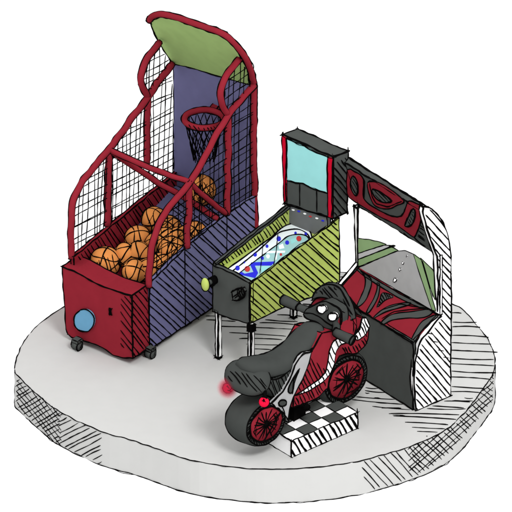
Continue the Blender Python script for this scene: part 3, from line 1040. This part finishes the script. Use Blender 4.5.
stp = [(294.5, 395.5), (306, 388), (319, 379), (325.5, 371.5), (327.5, 362), (328.7, 351.3), (332.6, 341.5), (338.5, 337), (347, 342.5), (340, 344.5), (335.5, 351.3), (333.8, 364), (329.5, 374), (323, 381.5), (308, 391)]
q.patch(pl(fw, stp), 'white', fw.n, .006, 1.3)
hatch(q, stp, fw, 66, 4.4, 1.5, (-.3, 0), .008)
st2 = [(352.5, 336.6), (360, 328.8), (362, 318), (366, 318), (369.3, 326), (365, 334.7), (357, 340.5)]
q.patch(pl(fw, st2), 'white', fw.n, .006, 1.3)
hatch(q, st2, fw, 66, 3.6, 1.5, (-.3, 0), .008)
q.build(fo, base)
# nose, cowl, dash
p = Part('nose')
sp1 = Plane(B(1.1, -.2, 0), B(1.38, .19, 0), B(1.38, .19, 1))
p.prism(pl(sp1, spline([(308, 311), (311, 304), (317, 298.5), (326, 296.5), (334, 302), (342, 308), (350, 314), (353.5, 325), (352, 335), (342, 336), (328, 330)], 2, True)), bun * .05, 'red', 1.5, .005, 50)
p.build(bike, base)
p = Part('cowl')
sp2 = Plane(B(1.05, -.2, 0), B(1.34, .2, 0), B(1.34, .2, 1))
p.prism(pl(sp2, spline([(312, 299.5), (317, 289.5), (326, 284), (337, 286), (343.5, 293.5), (350, 306), (352.5, 319), (349, 319), (343, 312), (336, 304.5), (327, 298), (318, 297.5)], 2, True)), bun * .05, 'vinyl', 1.6, .005, 55)
hatch(p, [(316, 293), (326, 286), (336, 287), (340, 296), (336, 303), (326, 297)], p.surf(), 48, 3.4, 1.5, (0, 0), cut=(.5, .9))
hatch(p, [(342, 294), (352, 309), (353, 318), (346, 312)], p.surf(), 60, 4, 1.3, (0, 0))
p.build(bike, base)
p = Part('dashboard')
sp3 = Plane(B(.97, -.2, 0), B(1.17, .16, 0), B(1.17, .16, 1))
p.prism(pl(sp3, spline([(303.5, 314), (308, 308), (316, 304.5), (326, 301), (334, 305), (340.5, 309.5), (342, 318), (340, 327), (333, 331.5), (325, 328), (318, 322.5), (308, 319)], 2, True)), bun * .1, 'vinyl', 1.6, .005, 55)
pen(p, [(304, 313), (312, 313), (320, 317), (326, 322), (334, 327)], p.surf(), 1.3)
do = p.build(bike, base)
for cx, cy, rot in ((321.8, 308.4, -12), (333, 316, -20)):
    q = Part('gauge'); q.prism(pl(sp3, ell(cx, cy, 5.0, 4.1, 20, rot), .015), bun * .02, 'white', 1.7, 0)
    pen(q, [(cx - 2, cy - 4), (cx, cy - 2)], sp3.moved(sp3.n * .015), 1.4); pen(q, [(cx + 2, cy - 4), (cx + 1, cy - 2)], sp3.moved(sp3.n * .015), 1.4)
    q.build(do, base)
p = Part('handlebar')
hl, hli, hri, hrr = B(1.013, -.44, 1.068), B(1.0, -.17, 1.04), B(1.02, .2, .9), B(1.02, .43, .865)
p.tube([hl.lerp(hli, .5), hli, B(1.14, -.06, 1.0), B(1.2, .06, .93), B(1.12, .17, .89), hri, hri.lerp(hrr, .5)], .036, 'vinyl', 1.4, wob=.004)
bo = p.build(bike, base)
for a, b, c in ((hl, hl.lerp(hli, .75), .047), (hrr, hrr.lerp(hri, .95), .045)):
    q = Part('grip'); q.tube([a, a.lerp(b, .3), b], lambda t, c=c: c * (1.12 - .2 * t), 'vinyl', 1.7, wob=.004); q.build(bo, base)
# fork and foot peg
p = Part('fork')
p.tube([fc - wa * .085, B(1.2, .03, .7)], .04, 'vinyl', 1.2); p.build(bike, base)
p = Part('mount')
mc = B(.62, -.02, -.005)
p.prism([mc + bun * a + bvn * b for a, b in ((-.09, -.1), (.09, -.1), (.09, .1), (-.09, .1))], Vector((0, 0, .3)), 'ink', 1.0, 0)
p.build(bike, base)
p = Part('foot_peg')
s_, z_ = sz(306, 407, .22)
c = B(s_, .22, z_)
p.tube([c - bvn * .12, c + bvn * .03], .03, 'ink', 1.2)
for k in range(4): p.stroke([c + bun * (-.06 + .03 * k) + Vector((0, 0, .05)), c + bun * (.03 - .02 * k) - Vector((0, 0, .05))], 1.6, .01)
p.build(bike, base)

# ================================================================== light, page-white surroundings, camera
w = bpy.data.worlds.new('World'); scene.world = w; w.use_nodes = True
bg = w.node_tree.nodes['Background']; bg.inputs[0].default_value = (1, 1, 1, 1); bg.inputs[1].default_value = 1.08

la = bpy.data.lights.new('added_fill_lamp', 'AREA'); la.shape = 'DISK'; la.size = 6.0; la.energy = 2900  # added lamp, out of view, to lift the darkening in corners and recesses
lob = bpy.data.objects.new('added_fill_lamp', la); col.objects.link(lob)
tgt = Vector((0, .6, .6)); lob.location = tgt + Vector((.2, -.7, .68)).normalized() * 22
lob.rotation_euler = (tgt - lob.location).to_track_quat('-Z', 'Y').to_euler()

cam = bpy.data.cameras.new('camera'); cam.type = 'ORTHO'; cam.ortho_scale = 5.12; cam.clip_end = 200
co = bpy.data.objects.new('camera', cam); col.objects.link(co)
co.location = G(256, 256) + D * 20
co.rotation_euler = D.to_track_quat('Z', 'Y').to_euler()
scene.camera = co
scene.cycles.max_bounces = 8
vs = scene.view_settings; vs.view_transform = 'Standard'; vs.look = 'None'; vs.exposure = 0; vs.gamma = 1
